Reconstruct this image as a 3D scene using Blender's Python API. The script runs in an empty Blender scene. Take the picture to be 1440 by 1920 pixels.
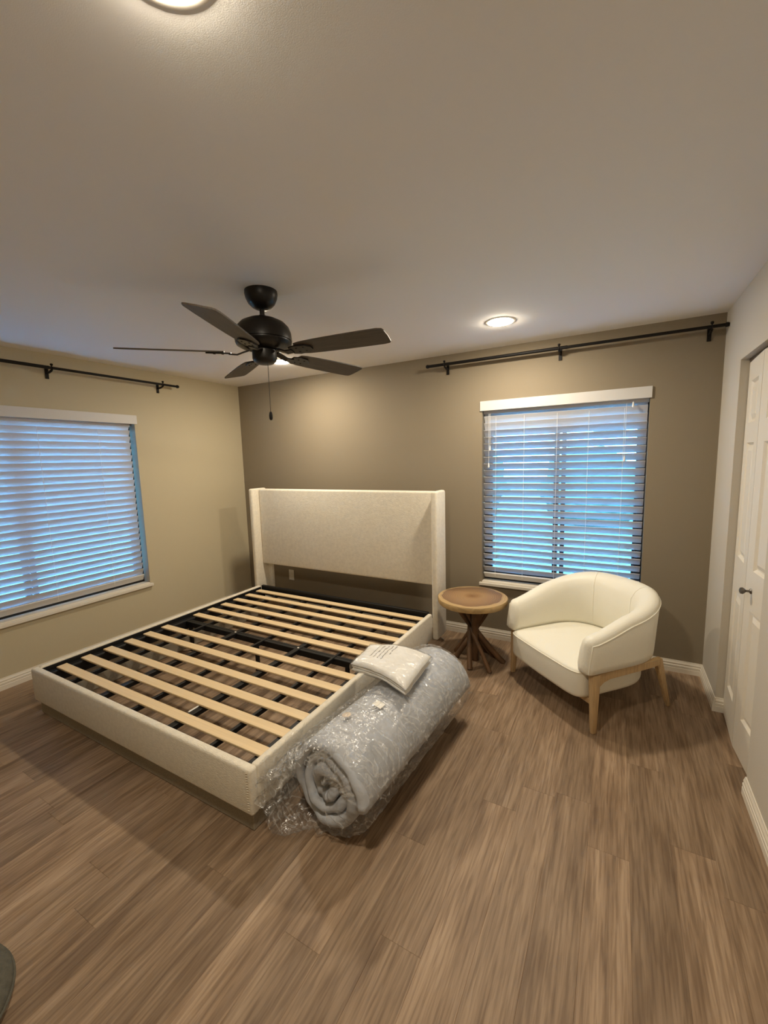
import bpy, bmesh, math, random
from mathutils import Vector, Matrix, noise
random.seed(7)
C = bpy.context.scene
COL = C.collection
R = math.radians
PI = math.pi

# ------------------------------------------------------------------ camera
cam_d = bpy.data.cameras.new('camera')
cam = bpy.data.objects.new('camera', cam_d)
COL.objects.link(cam)
yaw, pitch, roll = 0.510577804, -0.125291734, -0.0273131905
fwd = Vector((-math.sin(yaw)*math.cos(pitch), math.cos(yaw)*math.cos(pitch), math.sin(pitch)))
rt = Vector((math.cos(yaw), math.sin(yaw), 0))
up = rt.cross(fwd)
rt2 = math.cos(roll)*rt + math.sin(roll)*up
up2 = -math.sin(roll)*rt + math.cos(roll)*up
M = Matrix((rt2, up2, -fwd)).transposed().to_4x4()
M.translation = Vector((3.82593294, -3.50377705, 1.57694360))
cam.matrix_world = M
cam_d.sensor_width = 36.0
cam_d.lens = 786.186825/1920*36.0
cam_d.clip_start = 0.02
C.camera = cam

# ------------------------------------------------------------------ world, exposure
w = bpy.data.worlds.new('dusk_sky')
C.world = w
w.use_nodes = True
bg = w.node_tree.nodes['Background']
bg.inputs[0].default_value = (0.11, 0.44, 1.0, 1)
bg.inputs[1].default_value = 27.0
C.view_settings.view_transform = 'Standard'
C.view_settings.look = 'None'
C.view_settings.gamma = 1.0
C.view_settings.use_curve_mapping = False
C.view_settings.exposure = 0.45
C.cycles.use_denoising = True
C.cycles.max_bounces = 10
C.cycles.diffuse_bounces = 6
C.cycles.transparent_max_bounces = 16
C.cycles.sample_clamp_indirect = 6.0
LAMP_COLOR = (1.0, 0.87, 0.68, 1)
LAMP_STRENGTH = 310.0

# ------------------------------------------------------------------ helpers
def mat(name, color, rough=0.6, metal=0.0, spec=0.5, var=0.0, vscale=8.0, bump=0.0, bscale=60.0, coat=0.0, sheen=0.0, stretch=None):
    m = bpy.data.materials.new(name)
    m.use_nodes = True
    nt = m.node_tree
    b = nt.nodes['Principled BSDF']
    b.inputs['Base Color'].default_value = (*color, 1)
    b.inputs['Roughness'].default_value = rough
    b.inputs['Metallic'].default_value = metal
    b.inputs['Specular IOR Level'].default_value = spec
    b.inputs['Coat Weight'].default_value = coat
    b.inputs['Sheen Weight'].default_value = sheen
    tc = nt.nodes.new('ShaderNodeTexCoord')
    src = tc.outputs['Object']
    if stretch:
        mp = nt.nodes.new('ShaderNodeMapping')
        mp.inputs['Scale'].default_value = stretch
        nt.links.new(src, mp.inputs[0])
        src = mp.outputs[0]
    if var > 0:
        n = nt.nodes.new('ShaderNodeTexNoise')
        n.inputs['Scale'].default_value = vscale
        n.inputs['Detail'].default_value = 5
        nt.links.new(src, n.inputs['Vector'])
        r = nt.nodes.new('ShaderNodeValToRGB')
        r.color_ramp.elements[0].position = 0.3
        r.color_ramp.elements[1].position = 0.7
        r.color_ramp.elements[0].color = (*[c*(1-var) for c in color], 1)
        r.color_ramp.elements[1].color = (*[min(1, c*(1+var)) for c in color], 1)
        nt.links.new(n.outputs['Fac'], r.inputs[0])
        nt.links.new(r.outputs[0], b.inputs['Base Color'])
    if bump > 0:
        n2 = nt.nodes.new('ShaderNodeTexNoise')
        n2.inputs['Scale'].default_value = bscale
        n2.inputs['Detail'].default_value = 3
        nt.links.new(src, n2.inputs['Vector'])
        bp = nt.nodes.new('ShaderNodeBump')
        bp.inputs['Strength'].default_value = bump
        bp.inputs['Distance'].default_value = 0.01
        nt.links.new(n2.outputs['Fac'], bp.inputs['Height'])
        nt.links.new(bp.outputs[0], b.inputs['Normal'])
    return m

def add_box(bm, lo, hi, mtx=None):
    x0, y0, z0 = lo; x1, y1, z1 = hi
    vs = [Vector(p) for p in ((x0,y0,z0),(x1,y0,z0),(x1,y1,z0),(x0,y1,z0),(x0,y0,z1),(x1,y0,z1),(x1,y1,z1),(x0,y1,z1))]
    if mtx is not None:
        vs = [mtx @ v for v in vs]
    v = [bm.verts.new(p) for p in vs]
    for f in ((0,3,2,1),(4,5,6,7),(0,1,5,4),(1,2,6,5),(2,3,7,6),(3,0,4,7)):
        bm.faces.new([v[i] for i in f])
    return v

def box_bm(*boxes):
    bm = bmesh.new()
    for lo, hi in boxes:
        add_box(bm, lo, hi)
    return bm

def bev(bm, w=0.005, seg=2):
    bmesh.ops.bevel(bm, geom=list(bm.edges), offset=w, segments=seg, affect='EDGES', profile=0.5)
    return bm

def add_tube(bm, pts, rad, n=10, cap=True):
    pts = [Vector(p) for p in pts]
    rads = rad if isinstance(rad, (list, tuple)) else [rad]*len(pts)
    rings = []
    a = None
    for i, p in enumerate(pts):
        if i == 0: t = pts[1]-pts[0]
        elif i == len(pts)-1: t = pts[-1]-pts[-2]
        else: t = (pts[i+1]-pts[i-1])
        t.normalize()
        if a is None:
            a = t.orthogonal().normalized()
        else:
            a = (a - t*a.dot(t)).normalized()
        b = t.cross(a)
        rings.append([bm.verts.new(p + rads[i]*(math.cos(2*PI*k/n)*a + math.sin(2*PI*k/n)*b)) for k in range(n)])
    for r0, r1 in zip(rings, rings[1:]):
        for k in range(n):
            bm.faces.new((r0[k], r0[(k+1) % n], r1[(k+1) % n], r1[k]))
    if cap:
        bm.faces.new(list(reversed(rings[0])))
        bm.faces.new(rings[-1])

def add_lathe(bm, prof, n=32, c=(0, 0, 0)):
    rings = []
    for r, z in prof:
        if r < 1e-6:
            rings.append([bm.verts.new((c[0], c[1], c[2]+z))])
        else:
            rings.append([bm.verts.new((c[0]+r*math.cos(2*PI*k/n), c[1]+r*math.sin(2*PI*k/n), c[2]+z)) for k in range(n)])
    for a, b in zip(rings, rings[1:]):
        for k in range(n):
            k2 = (k+1) % n
            if len(a) == 1 and len(b) == 1: continue
            if len(a) == 1: bm.faces.new((a[0], b[k], b[k2]))
            elif len(b) == 1: bm.faces.new((a[k], b[0], a[k2]))
            else: bm.faces.new((a[k], b[k], b[k2], a[k2]))

def add_prism(bm, poly, d0, d1, fn):
    """extrude a closed 2D polygon between d0 and d1; fn(u, v, d) -> point"""
    a = [bm.verts.new(fn(u, v, d0)) for u, v in poly]
    b = [bm.verts.new(fn(u, v, d1)) for u, v in poly]
    n = len(poly)
    for k in range(n):
        bm.faces.new((a[k], a[(k+1) % n], b[(k+1) % n], b[k]))
    bm.faces.new(list(reversed(a)))
    bm.faces.new(b)

def add_grid(bm, rows, close_u=False, close_v=False):
    """rows: list of lists of points"""
    g = [[bm.verts.new(p) for p in r] for r in rows]
    nu, nv = len(g), len(g[0])
    for i in range(nu if close_u else nu-1):
        for j in range(nv if close_v else nv-1):
            bm.faces.new((g[i][j], g[(i+1) % nu][j], g[(i+1) % nu][(j+1) % nv], g[i][(j+1) % nv]))
    return g

def obj(name, bm, m, parent=None, smooth=False, label=None, local=False):
    """one mesh object; world-space bmesh is moved into the parent's space unless local"""
    bmesh.ops.recalc_face_normals(bm, faces=list(bm.faces))
    if parent is not None and not local:
        pm = Matrix.Identity(4)
        q = parent
        chain = []
        while q is not None:
            chain.append(q); q = q.parent
        for q in reversed(chain):
            pm = pm @ q.matrix_basis
        bm.transform(pm.inverted())
    me = bpy.data.meshes.new(name)
    bm.to_mesh(me)
    bm.free()
    me.materials.append(m)
    if smooth:
        for p in me.polygons: p.use_smooth = True
        if smooth != 'all':
            try: me.set_sharp_from_angle(angle=R(40))
            except Exception: pass
    o = bpy.data.objects.new(name, me)
    COL.objects.link(o)
    if parent is not None: o.parent = parent
    if label: o['label'] = label
    return o

def thing(name, label, cat, loc=(0, 0, 0), rotz=0.0, group=None):
    o = bpy.data.objects.new(name, None)
    o.empty_display_size = 0.1
    COL.objects.link(o)
    o.location = loc
    o.rotation_euler = (0, 0, rotz)
    o['label'] = label; o['category'] = cat
    if group: o['group'] = group
    return o

def tag(o, label, cat, group=None):
    o['label'] = label; o['category'] = cat
    if group: o['group'] = group
    return o

def struct(o, label=None, cat=None):
    o['kind'] = 'structure'
    if label: o['label'] = label
    if cat: o['category'] = cat
    return o

def copy_part(o, name, parent, loc=None, rot=None):
    c = o.copy()
    c.name = name
    COL.objects.link(c)
    c.parent = parent
    if loc is not None: c.location = loc
    if rot is not None: c.rotation_euler = rot
    return c

# ------------------------------------------------------------------ materials
M_ceil = mat('ceiling_paint', (0.88, 0.86, 0.83), 0.9, bump=0.06, bscale=420)
M_wall = mat('light_wall_paint', (0.52, 0.455, 0.315), 0.85, bump=0.1, bscale=220)
M_wallr = mat('pale_wall_paint', (0.55, 0.51, 0.44), 0.85, bump=0.1, bscale=220)
M_accent = mat('taupe_wall_paint', (0.245, 0.202, 0.140), 0.8, bump=0.1, bscale=220)
M_trim = mat('white_trim_paint', (0.74, 0.69, 0.60), 0.45)
M_door = mat('white_door_paint', (0.72, 0.67, 0.58), 0.5, bump=0.05, bscale=90, stretch=(1, 1, 0.1))
M_blind = mat('white_blind_vinyl', (0.60, 0.59, 0.58), 0.45)
M_cord = mat('white_cord', (0.85, 0.84, 0.82), 0.7)
M_bronze = mat('dark_window_frame', (0.012, 0.012, 0.016), 0.5)
M_black = mat('black_metal', (0.006, 0.005, 0.005), 0.55, metal=0.0, spec=0.25)
M_steel = mat('black_powder_coated_steel', (0.006, 0.006, 0.007), 0.5, spec=0.35)
M_fan = mat('dark_bronze_fan_metal', (0.011, 0.009, 0.0085), 0.38, metal=0.35)
M_blade = mat('dark_walnut_blade', (0.045, 0.032, 0.022), 0.5, var=0.35, vscale=6, stretch=(1, 12, 12))
M_white_plastic = mat('white_plastic', (0.75, 0.73, 0.68), 0.4)
M_plinth = mat('grey_taupe_fabric', (0.30, 0.26, 0.20), 0.95, var=0.12, vscale=120, bump=0.2, bscale=300)
M_slatwood = mat('pale_pine_slat', (0.74, 0.565, 0.335), 0.55, var=0.08, vscale=3, stretch=(0.6, 30, 30))
M_leather = mat('cream_leather', (0.80, 0.775, 0.675), 0.42, bump=0.12, bscale=140, spec=0.4)
M_piping = mat('cream_leather_piping', (0.82, 0.79, 0.68), 0.5)
M_oak = mat('light_oak_frame', (0.47, 0.32, 0.165), 0.5, var=0.16, vscale=7, stretch=(12, 12, 1.2))
M_steelknob = mat('brushed_dark_nickel', (0.18, 0.165, 0.15), 0.35, metal=0.9)
M_grey_fab = mat('charcoal_grey_fabric', (0.085, 0.08, 0.062), 0.95, var=0.2, vscale=60, bump=0.3, bscale=200)
M_lawn = mat('pale_driveway', (0.10, 0.12, 0.075), 0.95, var=0.1, vscale=0.8)
M_leaf = mat('dark_foliage', (0.10, 0.15, 0.09), 0.8, var=0.4, vscale=7)
M_bark = mat('bark', (0.16, 0.13, 0.1), 0.9)
M_ink = mat('grey_print', (0.25, 0.24, 0.22), 0.7)

def fabric_mat(name, c):
    m = mat(name, c, 0.95, var=0.07, vscale=45, sheen=0.25)
    nt = m.node_tree
    b = nt.nodes['Principled BSDF']
    tc = nt.nodes['Texture Coordinate']
    mp = nt.nodes.new('ShaderNodeMapping'); mp.inputs['Scale'].default_value = (0.45, 1, 1.9)
    n = nt.nodes.new('ShaderNodeTexNoise'); n.inputs['Scale'].default_value = 150; n.inputs['Detail'].default_value = 4
    bp = nt.nodes.new('ShaderNodeBump'); bp.inputs['Strength'].default_value = 0.35; bp.inputs['Distance'].default_value = 0.006
    nt.links.new(tc.outputs['Object'], mp.inputs[0]); nt.links.new(mp.outputs[0], n.inputs['Vector'])
    nt.links.new(n.outputs['Fac'], bp.inputs['Height']); nt.links.new(bp.outputs[0], b.inputs['Normal'])
    return m
M_boucle = fabric_mat('ivory_linen_weave', (0.72, 0.665, 0.555))

def floor_mat():
    m = bpy.data.materials.new('brown_oak_vinyl_plank')
    m.use_nodes = True
    nt = m.node_tree; L = nt.links
    b = nt.nodes['Principled BSDF']
    tc = nt.nodes.new('ShaderNodeTexCoord'); oi = nt.nodes.new('ShaderNodeObjectInfo')
    mul = nt.nodes.new('ShaderNodeMath'); mul.operation = 'MULTIPLY'; mul.inputs[1].default_value = 37.0
    L.new(oi.outputs['Random'], mul.inputs[0])
    cmb = nt.nodes.new('ShaderNodeCombineXYZ')
    for k in range(3): L.new(mul.outputs[0], cmb.inputs[k])
    add = nt.nodes.new('ShaderNodeVectorMath'); add.operation = 'ADD'
    L.new(tc.outputs['Object'], add.inputs[0]); L.new(cmb.outputs[0], add.inputs[1])
    def layer(scale, vec, detail, dist=0.0):
        mp = nt.nodes.new('ShaderNodeMapping'); mp.inputs['Scale'].default_value = vec
        n = nt.nodes.new('ShaderNodeTexNoise'); n.inputs['Scale'].default_value = scale
        n.inputs['Detail'].default_value = detail; n.inputs['Distortion'].default_value = dist
        L.new(add.outputs[0], mp.inputs[0]); L.new(mp.outputs[0], n.inputs['Vector'])
        return n.outputs['Fac']
    f1 = layer(14, (1.0, 0.10, 1.0), 6, 0.8)      # broad figure
    f2 = layer(110, (1.0, 0.05, 1.0), 5, 0.4)     # fine grain
    f3 = layer(5, (1.0, 0.28, 1.0), 3, 1.5)       # patches and knots
    r1 = nt.nodes.new('ShaderNodeValToRGB')
    e = r1.color_ramp.elements
    e[0].position = 0.28; e[0].color = (0.190, 0.128, 0.082, 1)
    e[1].position = 0.74; e[1].color = (0.350, 0.252, 0.168, 1)
    k = e.new(0.5); k.color = (0.265, 0.184, 0.118, 1)
    L.new(f1, r1.inputs[0])
    r2 = nt.nodes.new('ShaderNodeValToRGB')
    r2.color_ramp.elements[0].position = 0.36; r2.color_ramp.elements[0].color = (0.69, 0.64, 0.60, 1)
    r2.color_ramp.elements[1].position = 0.60; r2.color_ramp.elements[1].color = (1.16, 1.16, 1.16, 1)
    L.new(f2, r2.inputs[0])
    mx = nt.nodes.new('ShaderNodeMix'); mx.data_type = 'RGBA'; mx.blend_type = 'MULTIPLY'; mx.inputs[0].default_value = 0.85
    L.new(r1.outputs[0], mx.inputs[6]); L.new(r2.outputs[0], mx.inputs[7])
    r3 = nt.nodes.new('ShaderNodeValToRGB')
    r3.color_ramp.elements[0].position = 0.26; r3.color_ramp.elements[0].color = (0.74, 0.70, 0.66, 1)
    r3.color_ramp.elements[1].position = 0.5; r3.color_ramp.elements[1].color = (1, 1, 1, 1)
    L.new(f3, r3.inputs[0])
    mx2 = nt.nodes.new('ShaderNodeMix'); mx2.data_type = 'RGBA'; mx2.blend_type = 'MULTIPLY'; mx2.inputs[0].default_value = 1
    L.new(mx.outputs[2], mx2.inputs[6]); L.new(r3.outputs[0], mx2.inputs[7])
    hv = nt.nodes.new('ShaderNodeHueSaturation'); hv.inputs['Saturation'].default_value = 1.0
    mr = nt.nodes.new('ShaderNodeMapRange'); mr.inputs[3].default_value = 0.86; mr.inputs[4].default_value = 1.14
    L.new(oi.outputs['Random'], mr.inputs[0]); L.new(mr.outputs[0], hv.inputs['Value'])
    L.new(mx2.outputs[2], hv.inputs['Color'])
    L.new(hv.outputs[0], b.inputs['Base Color'])
    b.inputs['Roughness'].default_value = 0.5
    b.inputs['Specular IOR Level'].default_value = 0.35
    bp = nt.nodes.new('ShaderNodeBump'); bp.inputs['Strength'].default_value = 0.12; bp.inputs['Distance'].default_value = 0.004
    L.new(f2, bp.inputs['Height']); L.new(bp.outputs[0], b.inputs['Normal'])
    return m
M_floor = floor_mat()

def slab_mat():
    m = mat('suar_wood_slab', (0.4, 0.22, 0.08), 0.5)
    nt = m.node_tree; L = nt.links
    b = nt.nodes['Principled BSDF']; tc = nt.nodes['Texture Coordinate']
    n = nt.nodes.new('ShaderNodeTexNoise'); n.inputs['Scale'].default_value = 4.5; n.inputs['Detail'].default_value = 3
    L.new(tc.outputs['Object'], n.inputs['Vector'])
    sep = nt.nodes.new('ShaderNodeSeparateXYZ'); L.new(tc.outputs['Object'], sep.inputs[0])
    cb = nt.nodes.new('ShaderNodeCombineXYZ'); L.new(sep.outputs[0], cb.inputs[0]); L.new(sep.outputs[1], cb.inputs[1])
    ln = nt.nodes.new('ShaderNodeVectorMath'); ln.operation = 'LENGTH'; L.new(cb.outputs[0], ln.inputs[0])
    ma = nt.nodes.new('ShaderNodeMath'); ma.operation = 'MULTIPLY_ADD'; ma.inputs[1].default_value = 0.10; ma.inputs[2].default_value = -0.05
    L.new(n.outputs['Fac'], ma.inputs[0])
    ad = nt.nodes.new('ShaderNodeMath'); ad.operation = 'ADD'; L.new(ln.outputs['Value'], ad.inputs[0]); L.new(ma.outputs[0], ad.inputs[1])
    dv = nt.nodes.new('ShaderNodeMath'); dv.operation = 'DIVIDE'; dv.inputs[1].default_value = 0.265; L.new(ad.outputs[0], dv.inputs[0])
    rp = nt.nodes.new('ShaderNodeValToRGB'); e = rp.color_ramp.elements
    e[0].position = 0.0; e[0].color = (0.18, 0.085, 0.032, 1)
    e[1].position = 1.0; e[1].color = (0.43, 0.29, 0.13, 1)
    for p, c in ((0.3, (0.33, 0.20, 0.095)), (0.55, (0.29, 0.172, 0.085)), (0.85, (0.20, 0.115, 0.060)), (0.875, (0.43, 0.295, 0.145))):
        q = e.new(p); q.color = (*c, 1)
    L.new(dv.outputs[0], rp.inputs[0])
    sn = nt.nodes.new('ShaderNodeMath'); sn.operation = 'SINE'
    m9 = nt.nodes.new('ShaderNodeMath'); m9.operation = 'MULTIPLY'; m9.inputs[1].default_value = 420; L.new(ad.outputs[0], m9.inputs[0]); L.new(m9.outputs[0], sn.inputs[0])
    mr = nt.nodes.new('ShaderNodeMapRange'); mr.inputs[1].default_value = -1; mr.inputs[3].default_value = 0.86; mr.inputs[4].default_value = 1.08; L.new(sn.outputs[0], mr.inputs[0])
    hv = nt.nodes.new('ShaderNodeHueSaturation'); L.new(rp.outputs[0], hv.inputs['Color']); L.new(mr.outputs[0], hv.inputs['Value'])
    L.new(hv.outputs[0], b.inputs['Base Color'])
    return m
M_slab = slab_mat()
M_branch = mat('dark_branch_wood', (0.12, 0.062, 0.027), 0.6, var=0.55, vscale=9, stretch=(1, 1, 0.5))

def plastic_mat(name, dens, bscale, crease):
    m = bpy.data.materials.new(name); m.use_nodes = True
    nt = m.node_tree; L = nt.links; nt.nodes.clear()
    out = nt.nodes.new('ShaderNodeOutputMaterial')
    tr = nt.nodes.new('ShaderNodeBsdfTransparent'); tr.inputs[0].default_value = (0.97, 0.97, 0.97, 1)
    gl = nt.nodes.new('ShaderNodeBsdfGlossy'); gl.inputs['Roughness'].default_value = 0.16
    df = nt.nodes.new('ShaderNodeBsdfDiffuse'); df.inputs[0].default_value = (0.8, 0.8, 0.8, 1)
    tc = nt.nodes.new('ShaderNodeTexCoord')
    mp = nt.nodes.new('ShaderNodeMapping'); mp.inputs['Scale'].default_value = (1, 1.6, 1)
    n = nt.nodes.new('ShaderNodeTexNoise'); n.inputs['Scale'].default_value = bscale; n.inputs['Detail'].default_value = 4; n.inputs['Distortion'].default_value = 1.2
    L.new(tc.outputs['Object'], mp.inputs[0]); L.new(mp.outputs[0], n.inputs['Vector'])
    bp = nt.nodes.new('ShaderNodeBump'); bp.inputs['Strength'].default_value = 0.6; bp.inputs['Distance'].default_value = 0.02
    L.new(n.outputs['Fac'], bp.inputs['Height']); L.new(bp.outputs[0], gl.inputs['Normal'])
    lw = nt.nodes.new('ShaderNodeLayerWeight'); lw.inputs[0].default_value = 0.22
    L.new(bp.outputs[0], lw.inputs['Normal'])
    mr = nt.nodes.new('ShaderNodeMapRange'); mr.inputs[3].default_value = 0.07; mr.inputs[4].default_value = 0.34
    L.new(lw.outputs['Fresnel'], mr.inputs[0])
    m1 = nt.nodes.new('ShaderNodeMixShader')
    # whitened creases in the film; the painted white also stands in for glints
    n3 = nt.nodes.new('ShaderNodeTexNoise'); n3.inputs['Scale'].default_value = bscale*.6; n3.inputs['Detail'].default_value = 2; n3.inputs['Distortion'].default_value = 2.2
    L.new(mp.outputs[0], n3.inputs['Vector'])
    rp = nt.nodes.new('ShaderNodeValToRGB'); e = rp.color_ramp.elements
    e[0].position = 0.455; e[0].color = (dens,)*3 + (1,)
    e[1].position = 0.545; e[1].color = (dens,)*3 + (1,)
    q = e.new(0.5); q.color = (dens+crease,)*3 + (1,)
    L.new(n3.outputs['Fac'], rp.inputs[0]); L.new(rp.outputs[0], m1.inputs[0])
    L.new(tr.outputs[0], m1.inputs[1]); L.new(df.outputs[0], m1.inputs[2])
    m2 = nt.nodes.new('ShaderNodeMixShader')
    L.new(mr.outputs[0], m2.inputs[0]); L.new(m1.outputs[0], m2.inputs[1]); L.new(gl.outputs[0], m2.inputs[2])
    L.new(m2.outputs[0], out.inputs[0])
    return m
M_wrap = plastic_mat('clear_plastic_film', 0.055, 13, .28)
M_wrap2 = plastic_mat('clear_plastic_bag', 0.03, 14, .05)

def glass_mat():
    m = bpy.data.materials.new('window_glass'); m.use_nodes = True
    nt = m.node_tree; L = nt.links; nt.nodes.clear()
    out = nt.nodes.new('ShaderNodeOutputMaterial')
    tr = nt.nodes.new('ShaderNodeBsdfTransparent'); tr.inputs[0].default_value = (0.92, 0.95, 0.95, 1)
    gl = nt.nodes.new('ShaderNodeBsdfGlossy'); gl.inputs['Roughness'].default_value = 0.01
    lw = nt.nodes.new('ShaderNodeFresnel'); lw.inputs[0].default_value = 1.45
    mx = nt.nodes.new('ShaderNodeMixShader')
    L.new(lw.outputs[0], mx.inputs[0]); L.new(tr.outputs[0], mx.inputs[1]); L.new(gl.outputs[0], mx.inputs[2]); L.new(mx.outputs[0], out.inputs[0])
    return m
M_glass = glass_mat()

def lamp_mat():
    m = bpy.data.materials.new('led_diffuser'); m.use_nodes = True
    nt = m.node_tree; nt.nodes.clear()
    out = nt.nodes.new('ShaderNodeOutputMaterial'); em = nt.nodes.new('ShaderNodeEmission')
    em.inputs[0].default_value = LAMP_COLOR; em.inputs[1].default_value = LAMP_STRENGTH
    nt.links.new(em.outputs[0], out.inputs[0])
    return m
M_lamp = lamp_mat()

M_mattress = mat('grey_quilted_fabric', (0.44, 0.46, 0.50), 0.85, var=0.16, vscale=9, bump=0.35, bscale=28)
M_pack = mat('white_folded_bedding', (0.84, 0.83, 0.80), 0.8, var=0.04, vscale=14, bump=0.3, bscale=25)

# ------------------------------------------------------------------ room shell
W, D, H = 4.392, -4.7, 2.44
T = 0.16
# window openings
W1 = dict(y0=-2.96, y1=-1.228, z0=0.485, z1=1.985)
W2 = dict(x0=2.822, x1=4.000, z0=0.505, z1=1.985)
CL = dict(y0=-1.18, y1=-0.452, z1=2.067, t=0.115)

struct(obj('wall_back', box_bm(((-T, 0, -0.1), (W2['x0'], T, H)), ((W2['x1'], 0, -0.1), (5.3, T, H)),
       ((W2['x0'], 0, -0.1), (W2['x1'], T, W2['z0']-0.03)), ((W2['x0'], 0, W2['z1']), (W2['x1'], T, H))), M_accent),
       'dark taupe accent wall behind the headboard', 'wall')
struct(obj('wall_left', box_bm(((-T, W1['y1'], -0.1), (0, 0, H)), ((-T, D, -0.1), (0, W1['y0'], H)),
       ((-T, W1['y0'], -0.1), (0, W1['y1'], W1['z0']-0.03)), ((-T, W1['y0'], W1['z1']), (0, W1['y1'], H))), M_wall),
       'light beige wall with the wide left window', 'wall')
struct(obj('wall_right', box_bm(((W, CL['y1'], -0.1), (W+CL['t'], 0, H)), ((W, D, -0.1), (W+CL['t'], CL['y0'], H)),
       ((W, CL['y0'], CL['z1']), (W+CL['t'], CL['y1'], H))), M_wallr),
       'pale wall on the right with the closet opening', 'wall')
struct(obj('wall_front', box_bm(((-T, D-T, -0.1), (W+CL['t'], D, H))), M_wall), 'light beige wall behind the viewpoint', 'wall')
struct(obj('wall_closet', box_bm(((5.15, -2.0, -0.1), (5.25, 0, H)), ((W+CL['t'], -2.0, -0.1), (5.15, -1.9, H))), M_wallr),
       'pale inner wall of the closet behind the folding door', 'wall')
struct(obj('ceiling', box_bm(((-T, D-T, H), (5.3, T, H+0.1))), M_ceil), 'matt off-white ceiling with round recessed lights', 'ceiling')

# floor with separate planks
fl = obj('floor', box_bm(((-T, D-T, -0.1), (5.3, T, -0.006))), M_floor)
struct(fl, 'brown wood-look plank floor running towards the accent wall', 'floor')
PW, PL, CH = 0.146, 1.22, 0.0008
def plank_bm(wd, ln):
    bm = bmesh.new()
    lo = [(0, 0), (wd, 0), (wd, ln), (0, ln)]
    hi = [(CH, CH), (wd-CH, CH), (wd-CH, ln-CH), (CH, ln-CH)]
    b = [bm.verts.new((x, y, -CH)) for x, y in lo]
    t = [bm.verts.new((x, y, 0)) for x, y in hi]
    d = [bm.verts.new((x, y, -0.006)) for x, y in lo]
    bm.faces.new(t)
    for k in range(4):
        k2 = (k+1) % 4
        bm.faces.new((b[k], b[k2], t[k2], t[k])); bm.faces.new((d[k], d[k2], b[k2], b[k]))
    return bm
full_me = None
end_hint = {0: -1.76, 6: -1.795, -2: -2.10}
k0 = 3.335
i0 = -int(k0/PW) - 1
for i in range(i0, 13):
    x0 = k0 + i*PW; x1 = x0 + PW
    x0, x1 = max(x0, 0.0), min(x1, 5.14)
    if x1 - x0 < 0.01: continue
    e = end_hint.get(i, -random.random()*PL - 0.2)
    while e < 0: e += PL
    y = e
    while y > D:
        ya, yb = max(y-PL, D), min(y, 0.0)
        if x0 > W+0.12: ya = max(ya, -1.9)
        y -= PL
        if yb - ya < 0.02: continue
        if x0 > W-0.01 and yb < -1.9: continue
        isfull = abs(x1-x0-PW) < 1e-6 and abs(yb-ya-PL) < 1e-6
        if isfull and full_me is not None:
            o = bpy.data.objects.new('plank', full_me); COL.objects.link(o)
        else:
            o = obj('plank', plank_bm(x1-x0, yb-ya), M_floor)
            if isfull: full_me = o.data
        o.location = (x0, ya, 0)
        o.parent = fl

# baseboards: moulded profile, v up, u out from the wall
BB = [(0, 0), (0.014, 0), (0.014, 0.034), (0.011, 0.037), (0.0135, 0.041), (0.0135, 0.053), (0.010, 0.057), (0.011, 0.068), (0.006, 0.079), (0.005, 0.086), (0, 0.086)]
def baseboard(name, d0, d1, fn, label):
    bm = bmesh.new(); add_prism(bm, BB, d0, d1, fn)
    return struct(obj(name, bm, M_trim), label, 'baseboard')
baseboard('baseboard_back', 0.0, W, lambda u, v, d: (d, -u, v), 'white moulded baseboard along the taupe accent wall')
baseboard('baseboard_left', D, -0.014, lambda u, v, d: (u, d, v), 'white moulded baseboard under the left window')
baseboard('baseboard_right', CL['y1']-0.014, -0.014, lambda u, v, d: (W-u, d, v), 'short white baseboard between the corner and the closet')
baseboard('baseboard_right', D, CL['y0'], lambda u, v, d: (W-u, d, v), 'white baseboard on the right wall in front of the closet door')
baseboard('baseboard_jamb', W, W+0.045, lambda u, v, d: (d, CL['y1']-u, v), 'tiny white baseboard return on the closet jamb')

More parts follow.
